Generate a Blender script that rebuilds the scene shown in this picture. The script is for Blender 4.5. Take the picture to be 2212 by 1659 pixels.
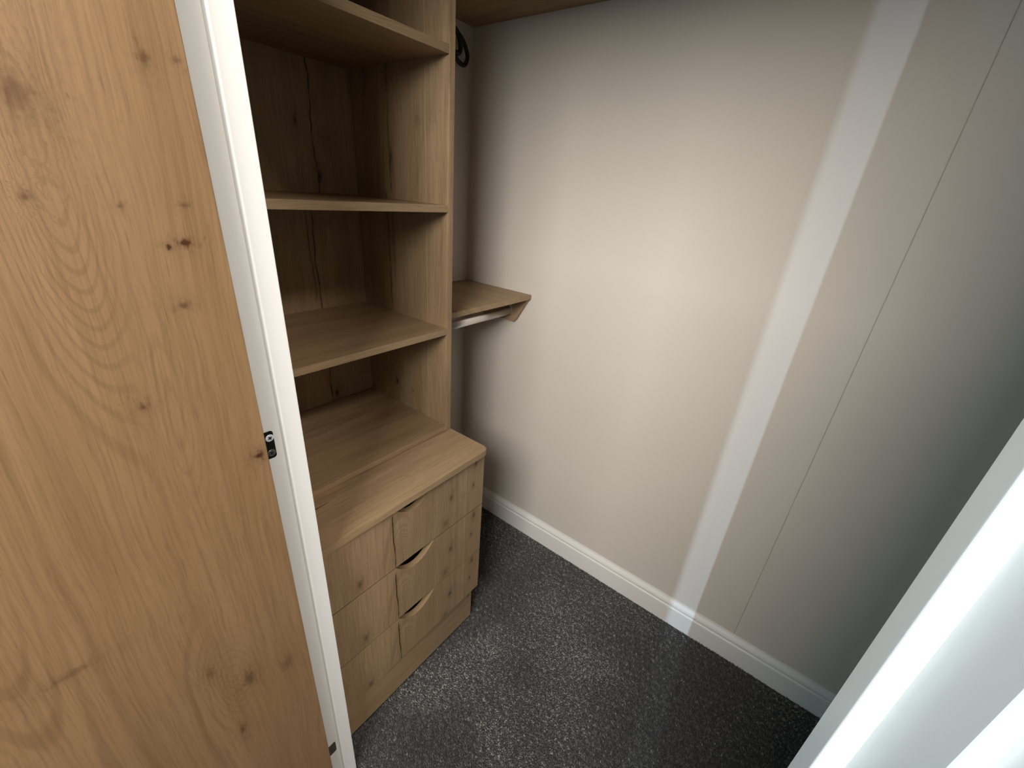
import bpy, bmesh, math, random
import numpy as np
from mathutils import Matrix, Vector

for o in list(bpy.data.objects):
    bpy.data.objects.remove(o, do_unlink=True)
scene = bpy.context.scene
COL = scene.collection

# ------------------------------------------------------------------ camera
CAM = Vector((-1.3358, -1.2566, 1.5))
r = (0.6126588, -0.7869259, 0.0734632)
u = (0.2900729, 0.3103480, 0.9052855)
f = (0.7351917, 0.5333215, -0.4184033)
cam_d = bpy.data.cameras.new('camera')
cam_d.sensor_fit = 'HORIZONTAL'
cam_d.sensor_width = 36.0
cam_d.lens = 897.587 / 2212 * 36.0
cam_d.clip_start = 0.01
cam = bpy.data.objects.new('camera', cam_d)
COL.objects.link(cam)
cam.matrix_world = Matrix(((r[0], u[0], -f[0], CAM.x), (r[1], u[1], -f[1], CAM.y),
                           (r[2], u[2], -f[2], CAM.z), (0, 0, 0, 1)))
scene.camera = cam

# ------------------------------------------------------------------ world, lights, exposure
world = bpy.data.worlds.new('overcast_sky')
scene.world = world
world.use_nodes = True
world.node_tree.nodes['Background'].inputs[0].default_value = (0.62, 0.78, 1.0, 1)
world.node_tree.nodes['Background'].inputs[1].default_value = 1.0

vs = scene.view_settings
vs.view_transform = 'Standard'
vs.look = 'None'
vs.exposure = 0.0
vs.gamma = 1.0
vs.use_curve_mapping = False

def area_light(name, loc, size, size_y, energy, color, direction):
    d = bpy.data.lights.new(name, 'AREA')
    d.shape = 'RECTANGLE'
    d.size, d.size_y = size, size_y
    d.energy = energy
    d.color = color
    o = bpy.data.objects.new(name, d)
    COL.objects.link(o)
    o.location = loc
    o.rotation_euler = Vector(direction).to_track_quat('-Z', 'Y').to_euler()
    return o

# daylight of the bedroom window, lit from in front of the added curtains
area_light('window_daylight', (-2.58, -1.46, 2.43), 1.10, 0.94, 106.0, (1.0, 0.96, 0.90), (1, 0, 0))
# added ceiling lamp, placed to brighten the left jamb, drawers and tower
area_light('added_ceiling_fill_light', (-1.62, -2.45, 2.84), 0.42, 0.42, 50.0, (1.0, 0.90, 0.79), (0, 0, -1))
# added cool fill for the right jamb, set at an added second window
area_light('added_jamb_fill_light', (-2.72, -0.10, 1.6), 0.66, 1.15, 30.0, (0.38, 0.80, 1.0), (1, -0.6, -0.05))
# added narrow tall lamp outdoors that makes the cool stripe on the right wall
area_light('added_stripe_light', (-8.0, -2.058, 4.6), 0.04, 8.0, 340.0, (0.58, 0.78, 1.0), (1, 0.1135, 0))

# ------------------------------------------------------------------ material helpers
class NB:
    def __init__(self, name):
        self.m = bpy.data.materials.new(name)
        self.m.use_nodes = True
        self.t = self.m.node_tree
        self.b = self.t.nodes['Principled BSDF']
    def n(self, kind):
        return self.t.nodes.new(kind)
    def link(self, a, b):
        self.t.links.new(a, b)
    def put(self, sock, v):
        if hasattr(v, 'is_output'):
            self.link(v, sock)
        else:
            sock.default_value = v
    def math(self, op, a, b=None, c=None, clamp=False):
        n = self.n('ShaderNodeMath')
        n.operation = op
        n.use_clamp = clamp
        self.put(n.inputs[0], a)
        if b is not None: self.put(n.inputs[1], b)
        if c is not None: self.put(n.inputs[2], c)
        return n.outputs[0]
    def xyz(self):
        tc = self.n('ShaderNodeTexCoord')
        s = self.n('ShaderNodeSeparateXYZ')
        self.link(tc.outputs['Object'], s.inputs[0])
        return s.outputs[0], s.outputs[1], s.outputs[2]
    def vec(self, a, b, c):
        n = self.n('ShaderNodeCombineXYZ')
        self.put(n.inputs[0], a); self.put(n.inputs[1], b); self.put(n.inputs[2], c)
        return n.outputs[0]
    def noise(self, vec, scale=1.0, detail=2.0, rough=0.5, dist=0.0):
        n = self.n('ShaderNodeTexNoise')
        self.put(n.inputs['Vector'], vec)
        n.inputs['Scale'].default_value = scale
        n.inputs['Detail'].default_value = detail
        n.inputs['Roughness'].default_value = rough
        n.inputs['Distortion'].default_value = dist
        return n.outputs['Fac']
    def ramp(self, x, a, b):                       # smoothstep a -> b
        n = self.n('ShaderNodeMapRange')
        n.interpolation_type = 'SMOOTHSTEP'
        self.put(n.inputs[0], x)
        n.inputs[1].default_value = a; n.inputs[2].default_value = b
        return n.outputs[0]
    def mix(self, fac, a, b):
        n = self.n('ShaderNodeMix')
        n.data_type = 'RGBA'
        self.put(n.inputs[0], fac)
        self.put(n.inputs[6], a if hasattr(a, 'is_output') else (*a, 1))
        self.put(n.inputs[7], b if hasattr(b, 'is_output') else (*b, 1))
        return n.outputs[2]
    def bump(self, h, strength, dist):
        n = self.n('ShaderNodeBump')
        n.inputs['Strength'].default_value = strength
        n.inputs['Distance'].default_value = dist
        self.link(h, n.inputs['Height'])
        self.link(n.outputs[0], self.b.inputs['Normal'])

def wood(name, grain, light, mid, dark, seed=0.0, knots=(), figures=(), cracks=(), seams=(),
         contrast=1.0, rough=0.5, lines=9.0):
    """oak laminate; grain = axis index the grain runs along; u = sum of the two other axes."""
    nb = NB(name)
    c = nb.xyz()
    v = c[grain]
    oth = [c[i] for i in range(3) if i != grain]
    uu = nb.math('ADD', oth[0], oth[1])
    M = nb.math
    warp = nb.noise(nb.vec(M('MULTIPLY', uu, 5.0), M('MULTIPLY', v, 1.6), seed), 1.0, 2.0)
    fwarp = nb.noise(nb.vec(M('MULTIPLY', uu, 45.0), M('MULTIPLY', v, 16.0), seed + 2.2), 1.0, 2.0)
    u = M('MULTIPLY_ADD', M('SUBTRACT', warp, 0.5), 0.06, uu)
    u = M('MULTIPLY_ADD', M('SUBTRACT', fwarp, 0.5), 0.005, u)
    # growth-ring height field, contour lines give straight grain and cathedrals
    h = nb.noise(nb.vec(M('MULTIPLY', u, 5.0), M('MULTIPLY', v, 0.55), seed + 7.3), 1.0, 1.5, 0.45)
    h = M('MULTIPLY_ADD', u, 0.9, h)
    fig = None
    for (ku, kv, ru, rv, amp) in figures:
        du = M('MULTIPLY', M('SUBTRACT', u, ku), 1.0 / ru)
        dv = M('MULTIPLY', M('SUBTRACT', v, kv), 1.0 / rv)
        d2 = M('MULTIPLY_ADD', du, du, M('MULTIPLY', dv, dv))
        g = M('POWER', 2.71828, M('MULTIPLY', d2, -1.0))
        h = M('MULTIPLY_ADD', g, amp, h)
        fig = g if fig is None else M('ADD', fig, g)
    kdark = None
    for (ku, kv, ru, rv, strength) in knots:
        wob = nb.noise(nb.vec(M('MULTIPLY', uu, 240.0), M('MULTIPLY', v, 150.0), seed + ku), 1.0, 2.0)
        du = M('MULTIPLY', M('SUBTRACT', uu, ku), 1.0 / ru)
        dv = M('MULTIPLY', M('SUBTRACT', v, kv), 1.0 / rv)
        d2 = M('MULTIPLY_ADD', du, du, M('MULTIPLY', dv, dv))
        d2 = M('MULTIPLY', d2, M('POWER', M('MULTIPLY', wob, 2.0), 2.5))
        g = M('POWER', 2.71828, M('MULTIPLY', d2, -1.0))
        wide = M('POWER', 2.71828, M('MULTIPLY', d2, -0.10))
        if ru < rv * 2.5:
            h = M('MULTIPLY_ADD', wide, 0.10, h)
        kk = M('MULTIPLY_ADD', g, strength * 0.62, M('MULTIPLY', wide, 0.16 * strength))
        kdark = kk if kdark is None else M('MAXIMUM', kdark, kk)
    ring = M('SINE', M('MULTIPLY', h, lines * 6.2832))
    ring = nb.ramp(ring, 0.1, 1.0)
    ringmask = nb.noise(nb.vec(M('MULTIPLY', uu, 6.0), M('MULTIPLY', v, 1.0), seed + 3.1), 1.0, 1.0)
    ringmask = nb.ramp(ringmask, 0.42, 0.70)
    if fig is not None:
        ringmask = M('ADD', ringmask, M('MULTIPLY', fig, 0.8), clamp=True)
    fibre = nb.noise(nb.vec(M('MULTIPLY', u, 330.0), M('MULTIPLY', v, 7.0), seed), 1.0, 4.0, 0.72)
    pores = nb.noise(nb.vec(M('MULTIPLY', u, 620.0), M('MULTIPLY', v, 22.0), seed + 1.7), 1.0, 1.0)
    pores = nb.ramp(pores, 0.62, 0.78)
    streak = nb.noise(nb.vec(M('MULTIPLY', u, 22.0), M('MULTIPLY', v, 0.9), seed + 5.0), 1.0, 3.0, 0.6)
    cloud = nb.noise(nb.vec(M('MULTIPLY', u, 5.0), M('MULTIPLY', v, 2.2), seed + 9.0), 1.0, 2.0)
    tone = M('MULTIPLY_ADD', M('SUBTRACT', streak, 0.5), 1.5 * contrast, M('MULTIPLY_ADD', M('SUBTRACT', cloud, 0.5), 1.1 * contrast, 0.5), clamp=True)
    col = nb.mix(tone, light, mid)
    fib = M('MULTIPLY', nb.ramp(fibre, 0.38, 0.72), 0.42 * contrast)
    col = nb.mix(fib, col, dark)
    col = nb.mix(M('MULTIPLY', M('MULTIPLY', ring, ringmask), 0.30 * contrast), col, dark)
    col = nb.mix(M('MULTIPLY', pores, 0.40 * contrast), col, dark)
    deep = tuple(x * 0.28 for x in dark)
    if kdark is not None:
        col = nb.mix(M('MINIMUM', kdark, 1.0), col, (dark[0] * 0.62, dark[1] * 0.48, dark[2] * 0.45))
    hh = M('MULTIPLY', fibre, -1.0)
    for (ku, v0, v1, amp, wid) in cracks:
        nz = nb.noise(nb.vec(ku * 31.0, M('MULTIPLY', v, 9.0), seed), 1.0, 3.0)
        n2 = nb.noise(nb.vec(ku * 17.0, M('MULTIPLY', v, 28.0), seed), 1.0, 2.0)
        d = M('ABSOLUTE', M('SUBTRACT', M('SUBTRACT', uu, ku), M('MULTIPLY', M('SUBTRACT', nz, 0.5), amp)))
        w = M('MULTIPLY', nb.ramp(n2, 0.22, 0.62), wid)
        m = M('SUBTRACT', 1.0, M('DIVIDE', d, M('ADD', w, 0.0002)), clamp=True)
        m = nb.ramp(m, 0.0, 0.5)
        m = M('MULTIPLY', m, nb.ramp(v, v0, v0 + 0.02))
        m = M('MULTIPLY', m, M('SUBTRACT', 1.0, nb.ramp(v, v1 - 0.02, v1)))
        col = nb.mix(M('MULTIPLY', m, 0.9), col, deep)
        halo = M('MULTIPLY', M('SUBTRACT', 1.0, nb.ramp(d, 0.0, 0.012)), 0.22)
        halo = M('MULTIPLY', halo, M('MULTIPLY', nb.ramp(v, v0, v0 + 0.05), M('SUBTRACT', 1.0, nb.ramp(v, v1 - 0.05, v1))))
        col = nb.mix(halo, col, dark)
        hh = M('SUBTRACT', hh, M('MULTIPLY', m, 3.0))
    for (ku, wid) in seams:                                  # pale line between printed staves
        d = M('ABSOLUTE', M('SUBTRACT', uu, ku))
        m = M('SUBTRACT', 1.0, nb.ramp(d, 0.0, wid))
        col = nb.mix(M('MULTIPLY', m, 0.35), col, tuple(min(1, x * 1.35) for x in light))
    nb.link(col, nb.b.inputs['Base Color'])
    nb.b.inputs['Roughness'].default_value = rough
    nb.b.inputs['Specular IOR Level'].default_value = 0.35
    nb.bump(hh, 0.25, 0.0006)
    return nb.m

def paint(name, color, rough, bump=0.0, scale=900.0, spec=0.4):
    nb = NB(name)
    x, y, z = nb.xyz()
    base = nb.noise(nb.vec(x, y, z), 3.0, 2.0)
    col = nb.mix(base, tuple(c * 0.97 for c in color), tuple(min(1, c * 1.03) for c in color))
    nb.link(col, nb.b.inputs['Base Color'])
    nb.b.inputs['Roughness'].default_value = rough
    nb.b.inputs['Specular IOR Level'].default_value = spec
    if bump:
        nb.bump(nb.noise(nb.vec(x, y, z), scale, 2.0), bump, 0.0006)
    return nb.m

def metal(name, color, rough, metallic=1.0):
    nb = NB(name)
    x, y, z = nb.xyz()
    nz = nb.noise(nb.vec(x, y, z), 220.0, 2.0)
    nb.link(nb.mix(nz, tuple(c * 0.9 for c in color), color), nb.b.inputs['Base Color'])
    nb.b.inputs['Roughness'].default_value = rough
    nb.b.inputs['Metallic'].default_value = metallic
    return nb.m

OAK = dict(light=(0.445, 0.312, 0.182), mid=(0.275, 0.180, 0.096), dark=(0.085, 0.049, 0.023))
DOOR = dict(light=(0.265, 0.164, 0.084), mid=(0.19, 0.109, 0.049), dark=(0.085, 0.042, 0.017))

M_wall = paint('warm_white_wall_paint', (0.62, 0.568, 0.505), 0.75, 0.25, 700.0, 0.25)
M_ceil = paint('ceiling_paint', (0.72, 0.70, 0.66), 0.9, 0.0)
M_room = paint('bedroom_wall_paint', (0.30, 0.295, 0.285), 0.85, 0.0)
M_gloss = paint('white_gloss_paint', (0.80, 0.80, 0.785), 0.32, 0.015, 160.0, 0.5)
M_satin = paint('white_satin_paint', (0.78, 0.765, 0.73), 0.38, 0.05, 160.0, 0.5)
M_chrome = metal('chrome', (0.83, 0.81, 0.78), 0.30)
M_black = metal('black_metal', (0.012, 0.011, 0.011), 0.35, 0.3)
M_zinc = metal('bright_zinc', (0.82, 0.87, 0.93), 0.35, 0.15)
M_dullsteel = metal('dull_steel', (0.16, 0.15, 0.145), 0.35, 0.6)
M_bronze = metal('dull_bronze', (0.16, 0.125, 0.10), 0.45, 0.7)
M_recess = metal('dark_screw_recess', (0.03, 0.045, 0.075), 0.6, 0.2)
M_cable = metal('black_rubber', (0.006, 0.006, 0.007), 0.6, 0.0)
M_curtain = paint('curtain_cloth', (0.60, 0.58, 0.54), 0.95, 0.2, 500.0, 0.1)
M_lamp = paint('lamp_glass', (0.85, 0.82, 0.76), 0.4)

# ------------------------------------------------------------------ geometry helpers
def link(name, me, mat, parent=None):
    o = bpy.data.objects.new(name, me)
    COL.objects.link(o)
    if mat is not None and not me.materials:
        me.materials.append(mat)
    if parent is not None:
        o.parent = parent
        w = Vector(parent.location)
        if parent.parent is not None:
            w = w + Vector(parent.parent.location)
        o.location = -w                       # meshes are drawn in room coordinates
    return o

def bm_obj(name, bm, mat, parent=None, smooth=False):
    me = bpy.data.meshes.new(name)
    bmesh.ops.recalc_face_normals(bm, faces=bm.faces)
    bm.to_mesh(me)
    bm.free()
    if smooth:
        for p in me.polygons: p.use_smooth = True
    return link(name, me, mat, parent)

def add_box(bm, lo, hi):
    vs_ = [bm.verts.new((x, y, z)) for x in (lo[0], hi[0]) for y in (lo[1], hi[1]) for z in (lo[2], hi[2])]
    for q in ((0, 1, 3, 2), (4, 6, 7, 5), (0, 4, 5, 1), (2, 3, 7, 6), (0, 2, 6, 4), (1, 5, 7, 3)):
        bm.faces.new([vs_[i] for i in q])
    return vs_

def board(name, lo, hi, mat, parent=None, bev=0.0008, seg=2):
    bm = bmesh.new()
    add_box(bm, lo, hi)
    if bev:
        bmesh.ops.bevel(bm, geom=list(bm.edges), offset=bev, segments=seg, affect='EDGES', profile=0.5)
    return bm_obj(name, bm, mat, parent)

def prism(name, pts, axis, a, b, mat, parent=None, bev=0.0):
    """extrude a 2D outline along axis from a to b; outline uses the two other axes in order."""
    bm = bmesh.new()
    def mk(p, t):
        c = [0, 0, 0]
        o = [i for i in range(3) if i != axis]
        c[axis] = t; c[o[0]] = p[0]; c[o[1]] = p[1]
        return bm.verts.new(c)
    A = [mk(p, a) for p in pts]; B = [mk(p, b) for p in pts]
    n = len(pts)
    fa = bm.faces.new(A); fb = bm.faces.new(B[::-1])
    for i in range(n):
        bm.faces.new((A[i], B[i], B[(i + 1) % n], A[(i + 1) % n]))
    if bev:
        ed = [e for e in bm.edges if any(fc in (fa, fb) for fc in e.link_faces)]
        bmesh.ops.bevel(bm, geom=ed, offset=bev, segments=2, affect='EDGES')
    return bm_obj(name, bm, mat, parent)

def tube(name, pts, rad, mat, parent=None, sides=12):
    """tube along smooth polyline; rad is a number or a list."""
    P = [Vector(p) for p in pts]
    if not isinstance(rad, (list, tuple)): rad = [rad] * len(P)
    bm = bmesh.new()
    rings = []
    ref = Vector((0, 1, 0.02)).normalized()
    for i, p in enumerate(P):
        t = (P[min(i + 1, len(P) - 1)] - P[max(i - 1, 0)]).normalized()
        a = t.cross(ref).normalized(); b = a.cross(t).normalized()
        rings.append([bm.verts.new(p + (a * math.cos(w) + b * math.sin(w)) * rad[i])
                      for w in [2 * math.pi * k / sides for k in range(sides)]])
    for i in range(len(rings) - 1):
        for k in range(sides):
            bm.faces.new((rings[i][k], rings[i][(k + 1) % sides], rings[i + 1][(k + 1) % sides], rings[i + 1][k]))
    bm.faces.new(rings[0][::-1]); bm.faces.new(rings[-1])
    return bm_obj(name, bm, mat, parent, True)

def catmull(pts, n=8):
    P = [Vector(p) for p in pts]; out = []
    for i in range(len(P) - 1):
        p0, p1, p2, p3 = P[max(i - 1, 0)], P[i], P[i + 1], P[min(i + 2, len(P) - 1)]
        for k in range(n):
            t = k / n
            out.append(0.5 * ((2 * p1) + (p2 - p0) * t + (2 * p0 - 5 * p1 + 4 * p2 - p3) * t * t + (3 * p1 - p0 - 3 * p2 + p3) * t ** 3))
    out.append(P[-1])
    return out

def thing(name, label, cat, loc, group=None):
    o = bpy.data.objects.new(name, None)
    o.empty_display_size = 0.1
    COL.objects.link(o)
    o.location = loc
    o['label'] = label; o['category'] = cat
    if group: o['group'] = group
    return o

def struct(o, label=None, cat=None):
    o['kind'] = 'structure'
    if label: o['label'] = label
    if cat: o['category'] = cat
    return o

def multi_box(name, boxes, mat, parent=None):
    bm = bmesh.new()
    for lo, hi in boxes: add_box(bm, lo, hi)
    return bm_obj(name, bm, mat, parent)

# ------------------------------------------------------------------ dimensions (metres)
XIN, XOUT = -1.054, -1.146          # closet and bedroom faces of the door wall
YL, YR = -0.6116, -1.356            # faces of the left and right door lining
HEAD = 2.0
CEIL = 2.38
BCEIL = 3.02                        # higher bedroom ceiling
YFRONT = -2.35                      # far end of the closet, right of the view
BX, BY0, BY1 = -2.75, -3.4, 1.2      # bedroom

# ------------------------------------------------------------------ the room shell
nb = NB('charcoal_carpet_backing')
x, y, z = nb.xyz()
nb.link(nb.mix(nb.noise(nb.vec(x, y, z), 260.0, 3.0), (0.018, 0.018, 0.019), (0.045, 0.045, 0.046)), nb.b.inputs['Base Color'])
nb.b.inputs['Roughness'].default_value = 1.0
nb.bump(nb.noise(nb.vec(x, y, z), 330.0, 2.0), 0.8, 0.004)
M_carpet = nb.m
struct(multi_box('floor', [((BX - 0.1, BY0 - 0.1, -0.1), (0.1, BY1 + 0.1, -0.0090))], M_carpet),
       'dark charcoal carpeted floor of the closet', 'floor')
struct(multi_box('ceiling', [((XIN - 0.02, YFRONT - 0.1, CEIL), (0.1, 0.1, CEIL + 0.1))], M_ceil),
       'plain ceiling above the closet', 'ceiling')

# right wall: two boarded panels meeting in a fine vertical joint
JOINT = -1.3676
struct(multi_box('ceiling_bedroom', [((BX - 0.1, BY0 - 0.1, BCEIL), (XIN, BY1 + 0.1, BCEIL + 0.1))], M_room), 'bedroom ceiling', 'ceiling')
wr = struct(bpy.data.objects.new('wall_right', None), 'large warm off-white closet wall with a vertical board joint', 'wall')
COL.objects.link(wr)
wr.location = (0, -1.2, 0)
board('wall_panel', (0.0, JOINT, -0.05), (0.1, 0.1, CEIL + 0.02), M_wall, wr, 0.0026, 3)
board('wall_panel', (0.0006, YFRONT - 0.1, -0.05), (0.1, JOINT, CEIL + 0.02), M_wall, wr, 0.0026, 3)
struct(multi_box('wall_back', [((XIN - 0.05, 0.0, -0.05), (0.1, 0.1, CEIL + 0.02))], M_wall),
       'narrow strip of off-white back wall beside the shelving tower', 'wall')
struct(multi_box('wall_front', [((XIN, YFRONT - 0.1, -0.05), (0.0, YFRONT, CEIL + 0.02))], M_wall),
       'off-white end wall of the closet', 'wall')
struct(multi_box('wall_left', [((XOUT, YL + 0.025, -0.05), (XIN, BY1, BCEIL + 0.02)),
                               ((XOUT, BY0, -0.05), (XIN, YR - 0.025, BCEIL + 0.02)),
                               ((XOUT, YR - 0.025, HEAD + 0.025), (XIN, YL + 0.025, BCEIL + 0.02))], M_room),
       'partition wall holding the closet doorway', 'wall')
# bedroom behind the camera
W0, W1, WZ0, WZ1 = -2.10, -0.82, 0.06, 2.92
struct(multi_box('wall_bedroom_window', [((BX - 0.1, BY0, -0.05), (BX, W0, BCEIL + 0.02)),
                                         ((BX - 0.1, W1, -0.05), (BX, -0.45, BCEIL + 0.02)), ((BX - 0.1, 0.25, -0.05), (BX, BY1, BCEIL + 0.02)),
                                         ((BX - 0.1, -0.45, -0.05), (BX, 0.25, 0.98)), ((BX - 0.1, -0.45, 2.22), (BX, 0.25, BCEIL + 0.02)),
                                         ((BX - 0.1, W0, -0.05), (BX, W1, WZ0)),
                                         ((BX - 0.1, W0, WZ1), (BX, W1, BCEIL + 0.02))], M_room),
       'bedroom wall with the tall window', 'wall')
struct(multi_box('wall_bedroom_near', [((BX, BY0 - 0.1, -0.05), (XIN, BY0, BCEIL + 0.02))], M_room), 'bedroom side wall', 'wall')
struct(multi_box('wall_bedroom_far', [((BX, BY1, -0.05), (XIN, BY1 + 0.1, BCEIL + 0.02))], M_room), 'bedroom wall beyond the open door', 'wall')
win = struct(bpy.data.objects.new('window_1', None), 'tall bedroom window behind the added curtains', 'window')
COL.objects.link(win); win.location = (BX - 0.05, -1.46, WZ0)
multi_box('window_frame', [((BX - 0.08, W0, WZ0), (BX - 0.03, W0 + 0.06, WZ1)), ((BX - 0.08, W1 - 0.06, WZ0), (BX - 0.03, W1, WZ1)),
                           ((BX - 0.08, W0 + 0.06, WZ0), (BX - 0.03, W1 - 0.06, WZ0 + 0.06)),
                           ((BX - 0.08, W0 + 0.06, WZ1 - 0.06), (BX - 0.03, W1 - 0.06, WZ1))], M_gloss, win)
win2 = struct(bpy.data.objects.new('added_window', None), 'added smaller bedroom window for the cool light on the right jamb', 'window')  # unseen window added to go with the cool jamb fill
COL.objects.link(win2); win2.location = (BX - 0.05, -0.10, 0.98)
multi_box('window_frame', [((BX - 0.08, -0.45, 0.98), (BX - 0.03, -0.40, 2.22)), ((BX - 0.08, 0.20, 0.98), (BX - 0.03, 0.25, 2.22)),
                           ((BX - 0.08, -0.40, 0.98), (BX - 0.03, 0.20, 1.03)), ((BX - 0.08, -0.40, 2.17), (BX - 0.03, 0.20, 2.22))], M_gloss, win2)
def added_curtain(y0, y1, label):  # unseen cloth added to shape the light stripe on the right wall
    bm = bmesh.new()
    n = 110
    rows = []
    for zz in (0.03, BCEIL - 0.04):
        rows.append([bm.verts.new((-2.66 + 0.02 * math.sin(2 * math.pi * (y0 + (y1 - y0) * i / n) / 0.13), y0 + (y1 - y0) * i / n, zz)) for i in range(n + 1)])
    for i in range(n):
        bm.faces.new((rows[0][i], rows[0][i + 1], rows[1][i + 1], rows[1][i]))
    bmesh.ops.solidify(bm, geom=list(bm.faces), thickness=0.004)
    o = bm_obj('added_curtain', bm, M_curtain)
    o['label'] = label; o['category'] = 'added_curtain'; o['group'] = 'added bedroom curtains'
GAP = -1.150 - 0.1135 * 2.66        # edge of the added curtains; cuts the wall stripe, light passes at -y
added_curtain(-2.25, -1.95, 'bunched one of the added bedroom curtains, at the end of the window')
added_curtain(GAP, -0.62, 'drawn one of the added bedroom curtains, cutting the stripe of light halfway across the window')
lamp = thing('added_ceiling_lamp', 'added round white ceiling lamp in the bedroom behind the doorway', 'lamp', (-1.62, -2.45, BCEIL))  # unseen lamp body added above the fill light
bm = bmesh.new()
bmesh.ops.create_cone(bm, cap_ends=True, segments=40, radius1=0.20, radius2=0.23, depth=0.05, matrix=Matrix.Translation((-1.62, -2.45, BCEIL - 0.03)))
bm_obj('lamp_body', bm, M_lamp, lamp)

# ------------------------------------------------------------------ skirting board with a grooved ogee profile
prof = [(0.0, -0.0090), (-0.0165, -0.0090), (-0.0165, 0.070), (-0.0160, 0.0735), (-0.0145, 0.0755), (-0.0125, 0.0768),
        (-0.0118, 0.0785), (-0.0124, 0.0805), (-0.0138, 0.0835), (-0.0140, 0.0870), (-0.0128, 0.0915), (-0.0102, 0.0965),
        (-0.0072, 0.1010), (-0.0046, 0.1050), (-0.0036, 0.1090), (-0.0034, 0.1105), (0.0, 0.1105)]
def skirting(name, axis, a, b, flip, mat, label):
    if axis == 1:
        o = prism(name, prof, 1, a, b, mat)
    else:
        o = prism(name, prof, 0, a, b, mat)
    return struct(o, label, 'skirting')
skirting('baseboard_right', 1, -0.0, YFRONT, False, M_satin, 'white grooved skirting board along the large right wall')
skirting('baseboard_back', 0, -0.488, -0.0168, False, M_satin, 'short white skirting board at the back wall beside the drawers')

# ------------------------------------------------------------------ door frame
XS0, XS1 = -1.0876, -1.057          # door stop, bedroom side and closet side
STOP = 0.012
def stop_mesh(name, yface, sgn, parent):
    """door stop: sgn +1 when the lining face looks towards -y (left jamb)."""
    rr = 0.0032
    pts = []
    f0 = yface - sgn * STOP
    pts.append((XS1, yface)); pts.append((XS0, yface))
    for k in range(7):
        a = math.pi / 2 * k / 6
        pts.append((XS0 + rr - rr * math.cos(a), f0 + sgn * (rr - rr * math.sin(a))))
    for k in range(4):
        a = math.pi / 2 * k / 3
        pts.append((XS1 - 0.0012 + 0.0012 * math.sin(a), f0 + sgn * (0.0012 - 0.0012 * math.cos(a))))
    return prism(name, pts, 2, 0.0, HEAD - STOP, M_gloss, parent)
def lining(name, y0, y1, label):
    t = struct(bpy.data.objects.new(name, None), label, 'door frame')
    COL.objects.link(t)
    t.location = (-1.1, (y0 + y1) / 2, 0)
    board('door_lining', (XOUT, min(y0, y1), -0.003), (XIN, max(y0, y1), HEAD), M_gloss, t, 0.0015, 2)
    return t
jl = lining('trim_1', YL, YL + 0.025, 'white painted hinge-side door jamb beside the oak door')
stop_mesh('door_stop', YL, 1, jl)
jr = lining('trim_2', YR, YR - 0.025, 'bright white latch-side door jamb at lower right')
stop_mesh('door_stop', YR, -1, jr)
hd = struct(bpy.data.objects.new('trim_3', None), 'white head of the door frame', 'door frame')
COL.objects.link(hd); hd.location = (-1.1, -0.98, HEAD)
board('door_lining', (XOUT, YR, HEAD), (XIN, YL, HEAD + 0.025), M_gloss, hd, 0.0)
board('door_stop', (XS0, YR, HEAD - STOP), (XS1, YL, HEAD), M_gloss, hd, 0.0)
# moulded architraves on the bedroom face
def architrave(name, yin, sgn, label):
    pr = [(0, 0), (0.010, 0), (0.014, 0.003), (0.0155, 0.008), (0.0155, 0.018), (0.013, 0.021), (0.0135, 0.025),
          (0.0175, 0.034), (0.0185, 0.045), (0.0185, 0.058), (0.016, 0.0625), (0, 0.0625)]
    pts = [(XOUT - d, yin + sgn * w) for d, w in pr]
    return struct(prism(name, pts, 2, -0.003, HEAD + 0.07, M_gloss), label, 'architrave')
architrave('trim_4', YR - 0.007, -1, 'white moulded architrave at the lower right corner')
architrave('trim_5', YL + 0.007, 1, 'white moulded architrave behind the oak door')

# hinge plates on the left jamb
def hinge_plate(x0, x1, z0, z1, mat, screws, label):
    rr = 0.004
    pts = []
    for (cx_, cz_, a0) in ((x1 - rr, z1 - rr, 0), (x0 + rr, z1 - rr, 90), (x0 + rr, z0 + rr, 180), (x1 - rr, z0 + rr, 270)):
        for k in range(6):
            a = math.radians(a0 + 90 * k / 5)
            pts.append((cx_ + rr * math.cos(a), cz_ + rr * math.sin(a)))
    hp = prism('hinge_plate', pts, 1, YL - 0.0016, YL + 0.001, mat, jl, 0.0004)
    hp['label'] = label
    for (sx, sz, sm, rs) in screws:
        bm = bmesh.new()
        T = Matrix.Translation((sx, YL - 0.0019, sz)) @ Matrix.Rotation(math.radians(90), 4, 'X')
        bmesh.ops.create_cone(bm, cap_ends=True, segments=24, radius1=rs, radius2=rs * 0.72, depth=0.0012, matrix=T)
        s = bm_obj('screw', bm, sm)
        s.parent = hp
        s.location = (0, 0, 0)
        # cross recess
        bm = bmesh.new()
        ca, sa = math.cos(0.55), math.sin(0.55)
        for ang in (0.55, 0.55 + math.pi / 2):
            c_, s_ = math.cos(ang), math.sin(ang)
            l, w = rs * 0.46, rs * 0.15
            q = [(-l, -w), (l, -w), (l, w), (-l, w)]
            A = [bm.verts.new((sx + a * c_ - b * s_, YL - 0.00262, sz + a * s_ + b * c_)) for a, b in q]
            B = [bm.verts.new((v_.co.x, YL - 0.0022, v_.co.z)) for v_ in A]
            bm.faces.new(A); bm.faces.new(B[::-1])
            for i in range(4): bm.faces.new((A[i], B[i], B[(i + 1) % 4], A[(i + 1) % 4]))
        me = bpy.data.meshes.new('cross')
        bm.to_mesh(me); bm.free()
        # join the recess into the screw mesh as a second material
        bmj = bmesh.new(); bmj.from_mesh(s.data); nf = len(bmj.faces); bmj.from_mesh(me)
        bmj.faces.ensure_lookup_table()
        for fc in bmj.faces[nf:]: fc.material_index = 1
        bmj.to_mesh(s.data); bmj.free()
        s.data.materials.append(M_recess)
    return hp
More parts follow.
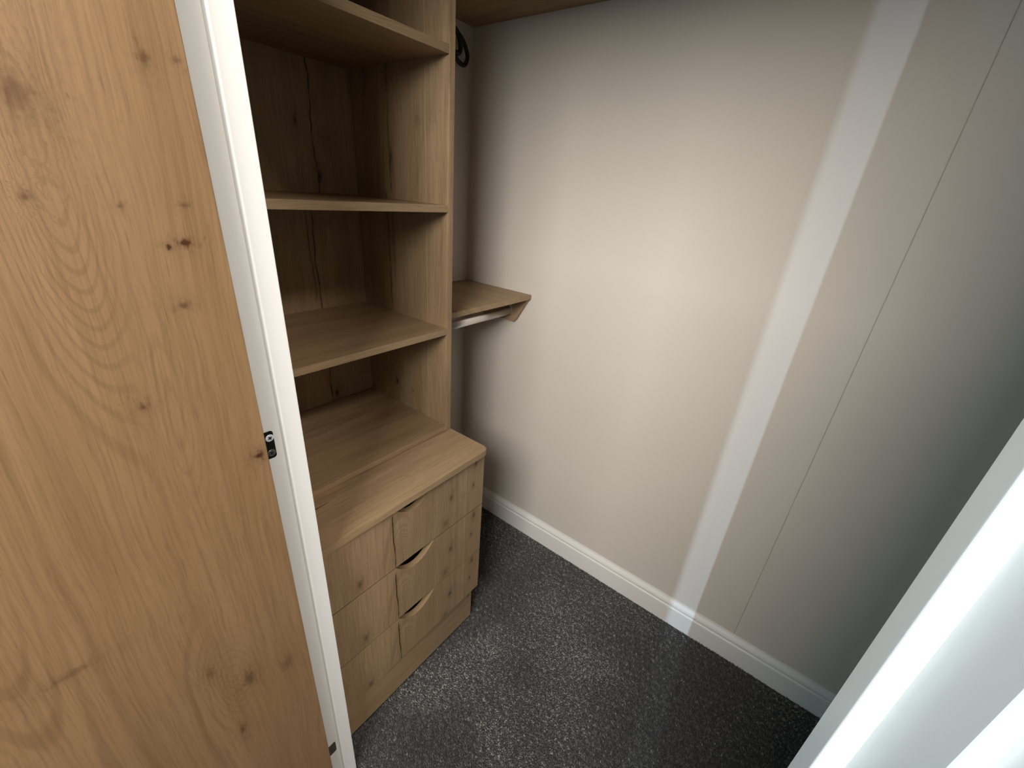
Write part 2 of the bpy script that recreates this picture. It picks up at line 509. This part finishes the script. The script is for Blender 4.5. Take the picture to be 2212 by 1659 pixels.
hinge_plate(-1.142, -1.0998, 1.0705, 1.1205, M_black,
            [(-1.1044 - 0.0015, 1.1085, M_zinc, 0.0070), (-1.1077 + 0.0005, 1.0805, M_dullsteel, 0.0070)], 'black hinge plate with two screws')
hinge_plate(-1.142, -1.0950, 0.146, 0.185, M_bronze, [], 'dull bronze lower hinge plate')

# ------------------------------------------------------------------ oak door leaf, folded back
DY = -0.6466
kd = DY
door_knots = [(-1.2623, 1.5462, 0.012, 0.017, 0.75), (-1.1623, 1.5939, 0.0032, 0.0065, 0.9), (-1.1346, 1.5984, 0.003, 0.003, 0.7),
              (-1.279, 1.4631, 0.003, 0.0035, 0.9), (-1.2144, 1.4567, 0.0028, 0.0022, 0.8), (-1.1573, 1.459, 0.0036, 0.0022, 0.8),
              (-1.1815, 1.4146, 0.0024, 0.0024, 1.6), (-1.1652, 1.418, 0.0055, 0.003, 1.6), (-1.1815, 1.3464, 0.006, 0.004, 0.9),
              (-1.2476, 1.2314, 0.0038, 0.004, 1.0), (-1.1368, 1.1069, 0.0055, 0.005, 1.5), (-1.2277, 0.6671, 0.009, 0.017, 0.85),
              (-1.1663, 0.6343, 0.010, 0.014, 0.55), (-1.2749, 0.7424, 0.0045, 0.012, 0.75), (-1.2599, 0.5535, 0.004, 0.010, 1.0),
              (-1.398, 0.902, 0.020, 0.005, 0.55)]
door_figs = [(-1.262, 1.50, 0.036, 0.20, 1.5), (-1.236, 0.70, 0.035, 0.10, 0.9), (-1.215, 1.20, 0.020, 0.16, 0.7), (-1.45, 1.25, 0.05, 0.35, 0.8)]
M_door = wood('golden_oak_door', 2, seed=2.4, knots=[(a + kd, b, c, d, e) for a, b, c, d, e in door_knots],
              figures=[(a + kd, b, c, d, e) for a, b, c, d, e in door_figs], contrast=0.8, rough=0.42, lines=8.0, **DOOR)
door = struct(bpy.data.objects.new('door_1', None), 'open golden oak door filling the left side', 'door')
COL.objects.link(door)
door.location = (-1.48, DY + 0.018, 0)
board('door_leaf', (-1.850, DY, 0.008), (-1.1245, DY + 0.034, HEAD - 0.004), M_door, door, 0.0008, 2)
# knuckles of the hinges sit between leaf and jamb
for zc in (1.0955, 0.1655):
    bm = bmesh.new()
    bmesh.ops.create_cone(bm, cap_ends=True, segments=16, radius1=0.0045, radius2=0.0045, depth=0.05,
                          matrix=Matrix.Translation((-1.1500, DY + 0.040, zc)))
    bm_obj('hinge_knuckle', bm, M_black, door, True)

# ------------------------------------------------------------------ oak shelving tower
XR, XI = -0.491, -0.509
XL = -1.050
YT, YB = -0.407, -0.008
ub, us = YB, XI
M_back = wood('oak_back_panel', 2, seed=11.0,
              knots=[(-0.680 + ub, 1.631, 0.004, 0.016, 1.0), (-0.627 + ub, 1.500, 0.005, 0.016, 1.2), (-0.650 + ub, 0.819, 0.006, 0.012, 1.2),
                     (-0.60 + ub, 1.60, 0.02, 0.03, 0.35), (-0.69 + ub, 1.02, 0.004, 0.010, 0.6)],
              figures=[(-0.625 + ub, 1.50, 0.020, 0.07, 0.8)],
              cracks=[(-0.634 + ub, 1.40, 1.80, 0.035, 0.0021), (-0.668 + ub, 0.80, 1.43, 0.022, 0.0022), (-0.683 + ub, 1.14, 1.42, 0.016, 0.0012)], **OAK)
M_side = wood('oak_side_panel', 2, seed=11.0,
              knots=[(-0.178 + us, 1.562, 0.005, 0.020, 1.1), (-0.1618 + us, 0.873, 0.007, 0.012, 1.3), (-0.290 + us, 1.65, 0.008, 0.010, 0.5),
                     (-0.245 + us, 0.862, 0.006, 0.010, 0.6), (-0.300 + us, 1.645, 0.003, 0.008, 0.5)],
              figures=[(-0.178 + us, 1.56, 0.015, 0.07, 0.8)], seams=[(-0.322 + us, 0.004)],
              cracks=[(-0.172 + us, 1.47, 1.79, 0.012, 0.0018), (-0.152 + us, 1.13, 1.48, 0.020, 0.0022), (-0.176 + us, 1.22, 1.45, 0.010, 0.0010)], **OAK)
M_shelf = wood('oak_shelf', 0, seed=4.0, contrast=0.8, **OAK)
M_oak_v = wood('oak_vertical', 2, seed=15.0, contrast=0.8, **OAK)
tower = thing('shelving_tower', 'tall oak open shelving tower standing on the drawer chest', 'shelf unit', (-0.77, -0.2, 0.775))
ZTOP = 2.30
board('side_panel', (XI, YT, 0.7752), (XR, -0.0005, ZTOP), M_side, tower)
board('side_panel', (XL, YT, 0.7752), (XL + 0.018, -0.0005, ZTOP), M_oak_v, tower)
board('back_panel', (XL + 0.018, YB, 0.7932), (XI, -0.0005, ZTOP), M_back, tower, 0.0)
board('base_panel', (XL + 0.018, YT, 0.7768), (XI, YB, 0.793), M_shelf, tower)
for zb in (1.1037, 1.4388, 1.7746, 2.11):
    board('shelf', (XL + 0.0182, YT + 0.001, zb), (XI - 0.0002, YB - 0.0002, zb + 0.018), M_shelf, tower)
board('top_panel', (XL + 0.0182, YT, ZTOP - 0.018), (XI - 0.0002, YB - 0.0002, ZTOP), M_shelf, tower)

# ------------------------------------------------------------------ oak chest of drawers
YD = -0.5611
chest = thing('drawer_chest', 'oak chest with three scooped drawers under the shelving tower', 'chest of drawers', (-0.77, -0.28, 0))
M_top = wood('oak_chest_top', 0, seed=6.0, contrast=0.9,
             cracks=[(-0.447 + 0.775, -1.04, -0.935, 0.006, 0.0018)], figures=[(-0.50 + 0.775, -0.80, 0.02, 0.12, 0.5)], **OAK)
# top with a rounded front right corner
rc = 0.022
YC = -0.576
pts = [(XL, -0.001), (XL, YC)]
for k in range(9):
    a = math.radians(270 + 90 * k / 8)
    pts.append((-0.4895 - rc + rc * math.cos(a), YC + rc + rc * math.sin(a)))
pts += [(-0.4895, -0.001)]
prism('chest_top', pts, 2, 0.7555, 0.775, M_top, chest, 0.0012)
board('side_panel', (-0.5245, -0.540, 0.0), (-0.5065, -0.001, 0.7555), M_oak_v, chest)
board('side_panel', (XL, -0.540, 0.0), (XL + 0.018, -0.001, 0.7555), M_oak_v, chest)
board('back_panel', (XL + 0.018, -0.010, 0.0), (-0.5245, -0.001, 0.7555), M_oak_v, chest, 0.0)
M_plinth = wood('oak_plinth', 0, seed=8.0, contrast=0.6, knots=[(-0.5446 + 0.12, -0.525, 0.006, 0.005, 0.8)], **OAK)
board('plinth', (XL, -0.5446, 0.0), (-0.5065, -0.5406, 0.158), M_plinth, chest, 0.0006)
# drawer fronts share one printed oak face: local coordinates with z = 0 at the top edge
M_draw = wood('oak_drawer_front', 2, seed=21.0, contrast=0.85,
              knots=[(-0.6364 + YD, -0.091, 0.006, 0.010, 1.0), (-0.532 + YD, -0.022, 0.006, 0.011, 1.1), (-0.5409 + YD, -0.100, 0.004, 0.008, 1.1),
                     (-0.6601 + YD, -0.175, 0.009, 0.013, 0.7), (-0.951 + YD, -0.168, 0.007, 0.013, 0.9), (-0.5699 + YD, -0.115, 0.004, 0.003, 0.5)],
              figures=[(-0.812 + YD, -0.20, 0.030, 0.085, 1.2)], seams=[(-0.574 + YD, 0.003)],
              cracks=[(-0.8455 + YD, -0.215, -0.004, 0.012, 0.0024)], lines=10.0, **OAK)
def drawer_mesh(h, name):
    xc, w, dep = -0.7755, 0.0685, 0.041
    x0, x1 = XL + 0.001, -0.492
    pts = [(x0, -h), (x0, 0.0)]
    n = 22
    for k in range(n + 1):
        t = -1 + 2 * k / n
        pts.append((xc + w * t, -dep * (1 - t * t)))
    pts += [(x1, 0.0), (x1, -h)]
    bm = bmesh.new()
    A = [bm.verts.new((p[0], YD, p[1])) for p in pts]
    # straight parts of the top edge fall away to the back so the joints read as shadow gaps
    B = [bm.verts.new((p[0], YD + 0.018, p[1] - (0.014 if p[1] > -0.0005 else 0.0))) for p in pts]
    fa = bm.faces.new(A); bm.faces.new(B[::-1])
    for i in range(len(pts)):
        bm.faces.new((A[i], B[i], B[(i + 1) % len(pts)], A[(i + 1) % len(pts)]))
    bmesh.ops.bevel(bm, geom=list(fa.edges), offset=0.0005, segments=2, affect='EDGES')
    bmesh.ops.recalc_face_normals(bm, faces=bm.faces)
    me = bpy.data.meshes.new(name)
    bm.to_mesh(me); bm.free()
    me.materials.append(M_draw)
    return me
dm = drawer_mesh(0.2028, 'drawer_front')
dm3 = drawer_mesh(0.1840, 'drawer_front_low')
M_inside = paint('shade_toned_drawer_inside', (0.035, 0.027, 0.02), 0.9)  # drawer interior coloured darker to deepen the shade seen in the scoops
for i, (zt, me, h) in enumerate(((0.7548, dm, 0.202), (0.5500, dm, 0.202), (0.3455, dm3, 0.184))):
    d = bpy.data.objects.new('drawer', me)
    COL.objects.link(d)
    d.parent = chest
    d.location = Vector((0, 0, zt)) - Vector(chest.location)
    bx = multi_box('drawer_box', [((-1.02, YD + 0.0185, -h + 0.02), (-1.008, -0.05, -0.06)), ((-0.548, YD + 0.0185, -h + 0.02), (-0.536, -0.05, -0.06)),
                                  ((-1.008, -0.062, -h + 0.02), (-0.548, -0.05, -0.06)), ((-1.008, YD + 0.0185, -h + 0.02), (-0.548, -0.062, -h + 0.03))], M_inside)
    bx.parent = d
# ------------------------------------------------------------------ wall shelf with hanging rail in the corner
sh = thing('wall_shelf', 'small oak corner shelf with a chrome hanging rail beneath it', 'shelf', (-0.245, -0.17, 1.02))
M_wsh = wood('oak_wall_shelf', 1, seed=31.0, contrast=0.7, **OAK)
board('shelf_board', (XR + 0.0002, -0.347, 1.1249), (-0.0003, -0.0003, 1.1429), M_wsh, sh)
cl = [(-0.0003, 1.1248), (-0.338, 1.1248), (-0.334, 1.110), (-0.2885, 1.0305), (-0.282, 1.0255), (-0.0003, 1.0255)]
prism('end_bracket', cl, 0, -0.0183, -0.0003, M_wsh, sh, 0.0006)
prism('end_bracket', cl, 0, XR + 0.0002, XR + 0.0182, M_wsh, sh, 0.0006)
rail_pts = []
for k in range(28):
    a = 2 * math.pi * k / 28
    rail_pts.append((-0.266 + 0.0075 * math.cos(a), 1.0675 + 0.0155 * math.sin(a)))
rl = prism('hanging_rail', rail_pts, 0, XR + 0.019, -0.0190, M_chrome, sh)
for p_ in rl.data.polygons:
    p_.use_smooth = len(p_.vertices) == 4
for xa, xb in ((-0.0235, -0.0184), (XR + 0.0184, XR + 0.0235)):
    cup = []
    for k in range(28):
        a = 2 * math.pi * k / 28
        cup.append((-0.266 + 0.0105 * math.cos(a), 1.0675 + 0.019 * math.sin(a)))
    s = prism('rail_socket', cup, 0, xa, xb, M_chrome, sh, 0.0008)
    board('socket_tab', (min(xa, xb), -0.2695, 1.0866), (max(xa, xb), -0.2625, 1.1090), M_chrome, sh, 0.0006)

# ------------------------------------------------------------------ high oak shelf above
hs = board('overhead_shelf', (XR + 0.0003, -0.52, 2.0065), (-0.0003, -0.0003, 2.0245), wood('oak_overhead_shelf', 1, seed=41.0, **OAK))
hs['label'] = 'high dark oak shelf above the hanging space at top'; hs['category'] = 'shelf'

# ------------------------------------------------------------------ coil of black cable in the corner
Yc = -0.03
c1 = [(-0.165, Yc, 1.990), (-0.140, Yc, 1.984), (-0.1148, Yc, 1.9650), (-0.0970, Yc, 1.9560), (-0.0800, Yc, 1.9450), (-0.0665, Yc, 1.9285), (-0.0590, Yc, 1.9130),
      (-0.0600, Yc, 1.8980), (-0.0690, Yc, 1.8840), (-0.0820, Yc, 1.8800), (-0.0960, Yc, 1.8830), (-0.1150, Yc, 1.8920), (-0.150, Yc, 1.915), (-0.175, Yc, 1.945), (-0.168, Yc, 1.972)]
c2 = [(-0.168, Yc, 1.972), (-0.145, Yc - 0.006, 1.976), (-0.1160, Yc - 0.008, 1.9590), (-0.1060, Yc - 0.008, 1.9430), (-0.1010, Yc - 0.008, 1.9280), (-0.1005, Yc - 0.008, 1.9160), (-0.1060, Yc - 0.008, 1.9070), (-0.1150, Yc - 0.006, 1.9040), (-0.135, Yc, 1.912)]
cb = thing('cable_coil', 'black cable coil hanging in the corner behind the tower', 'cable', (-0.11, -0.02, 1.87))
p1 = catmull(c1, 6); p2 = catmull(c2, 6)
tube('cable_loop', p1, 0.0070, M_cable, cb)
tube('cable_loop', p2, 0.0072, M_cable, cb)
tube('cable_tail', catmull([(-0.165, Yc, 1.990), (-0.172, Yc + 0.008, 1.998), (-0.175, -0.012, 2.004), (-0.176, -0.003, 2.0060)], 5), 0.005, M_cable, cb)

# ------------------------------------------------------------------ carpet pile (twisted tufts leaning in brushed patches)
nb = NB('charcoal_carpet_pile')
at = nb.n('ShaderNodeAttribute'); at.attribute_name = 'tuft'
rampn = nb.n('ShaderNodeValToRGB')
rampn.color_ramp.elements[0].color = (0.038, 0.0380, 0.038, 1)
rampn.color_ramp.elements[1].color = (0.43, 0.415, 0.39, 1)
e = rampn.color_ramp.elements.new(0.62); e.color = (0.130, 0.127, 0.122, 1)
nb.link(at.outputs['Fac'], rampn.inputs[0])
nb.link(rampn.outputs[0], nb.b.inputs['Base Color'])
nb.b.inputs['Roughness'].default_value = 0.85
nb.b.inputs['Sheen Weight'].default_value = 0.15
M_pile = nb.m
rng = np.random.default_rng(7)
def smooth_field(x, y, seed):
    g = np.random.default_rng(seed); s = np.zeros_like(x)
    for _ in range(14):
        k = g.uniform(4, 20); a = g.uniform(0, 2 * np.pi); p = g.uniform(0, 2 * np.pi)
        s += np.sin(k * (x * np.cos(a) + y * np.sin(a)) + p + 1.3 * np.sin(3.1 * x + 2.3 * y + p)) / (k ** 0.55)
    return s
step = 0.0036
def grid(x0, x1, y0, y1):
    gx, gy = np.meshgrid(np.arange(x0, x1, step), np.arange(y0, y1, step))
    return gx.ravel(), gy.ravel()
ax_, ay_ = grid(-0.5045, -0.0170, -2.0, -0.018)
bx_, by_ = grid(-1.20, -0.5045, -1.62, -0.547)
px = np.concatenate([ax_, bx_]); py = np.concatenate([ay_, by_])
BRUSH = [(-0.53, -0.65, 0.07, 1.3), (-0.64, -0.65, 0.07, 1.3), (-0.77, -0.66, 0.07, 1.1), (-0.26, -0.74, 0.09, 0.8), (-0.37, -0.91, 0.09, 0.9), (-0.75, -0.82, 0.06, 0.7), (-0.33, -1.04, 0.07, 0.5),
         (-0.545, -0.83, 0.055, -1.3), (-0.455, -1.07, 0.06, -1.0), (-0.29, -0.47, 0.09, -0.9), (-0.68, -0.96, 0.07, -1.0), (-0.92, -0.72, 0.07, -1.1), (-0.25, -1.45, 0.18, -1.0), (-0.13, -0.45, 0.08, -0.6), (-0.40, -1.25, 0.08, -0.6)]
px = px + rng.uniform(-.45, .45, px.size) * step
py = py + rng.uniform(-.45, .45, py.size) * step
keep = px < -0.0172
# stay clear of the jambs
keep &= ~((px < XIN + 0.004) & ((py > YL - STOP - 0.004) | (py < YR + STOP + 0.004)))
px, py = px[keep], py[keep]
n = px.size
F = smooth_field(px, py, 3); F = np.tanh(F * 1.6)
F2 = smooth_field(px * 1.3 + 4, py * 1.3, 9)
brush = np.zeros(n)
for (fx, fy, fr, fs) in BRUSH:
    brush += fs * np.exp(-((px - fx) ** 2 + (py - fy) ** 2) / (fr * fr))
brush = np.tanh(brush)
g3 = np.random.default_rng(5); F3 = np.zeros(n)
for _ in range(16):
    k3 = g3.uniform(130, 420); a3 = g3.uniform(0, 6.283); F3 += np.sin(k3 * (px * np.cos(a3) + py * np.sin(a3)) + g3.uniform(0, 6.283)) / 3.0
ang = 2.2 + 1.5 * F + rng.normal(0, 0.9, n)
lean = 0.0030 + 0.0030 * rng.random(n)
hgt = 0.0050 + 0.0022 * rng.random(n) + 0.0008 * np.tanh(F2)
rad = 0.0020 + 0.0007 * rng.random(n)
rot0 = rng.uniform(0, 2 * np.pi, n)
V = np.zeros((n, 4, 3), np.float32)
for k in range(3):
    V[:, k, 0] = px + rad * np.cos(rot0 + k * 2.0944); V[:, k, 1] = py + rad * np.sin(rot0 + k * 2.0944); V[:, k, 2] = -0.0090
V[:, 3, 0] = px + lean * np.cos(ang); V[:, 3, 1] = py + lean * np.sin(ang); V[:, 3, 2] = -0.0090 + hgt
base = (np.arange(n) * 4)[:, None]
Fc = np.concatenate([base + np.array([[0, 1, 3]]), base + np.array([[1, 2, 3]]), base + np.array([[2, 0, 3]])], axis=1).reshape(-1)
me = bpy.data.meshes.new('carpet_pile')
me.vertices.add(n * 4); me.vertices.foreach_set('co', V.reshape(-1))
me.loops.add(n * 9); me.loops.foreach_set('vertex_index', Fc.astype(np.int32))
me.polygons.add(n * 3); me.polygons.foreach_set('loop_start', (np.arange(n * 3) * 3).astype(np.int32))
me.polygons.foreach_set('loop_total', np.full(n * 3, 3, np.int32))
me.update(calc_edges=True)
t = np.clip(rng.beta(1.5, 2.8, n) + 0.13 * F + 0.17 * brush + 0.10 * F3 , 0, 1)
att = me.attributes.new('tuft', 'FLOAT', 'POINT')
att.data.foreach_set('value', np.repeat(t, 4).astype(np.float32))
pile = link('carpet_pile', me, M_pile)
pile['kind'] = 'stuff'; pile['label'] = 'dark charcoal twist-pile carpet with brushed lighter patches'; pile['category'] = 'carpet'
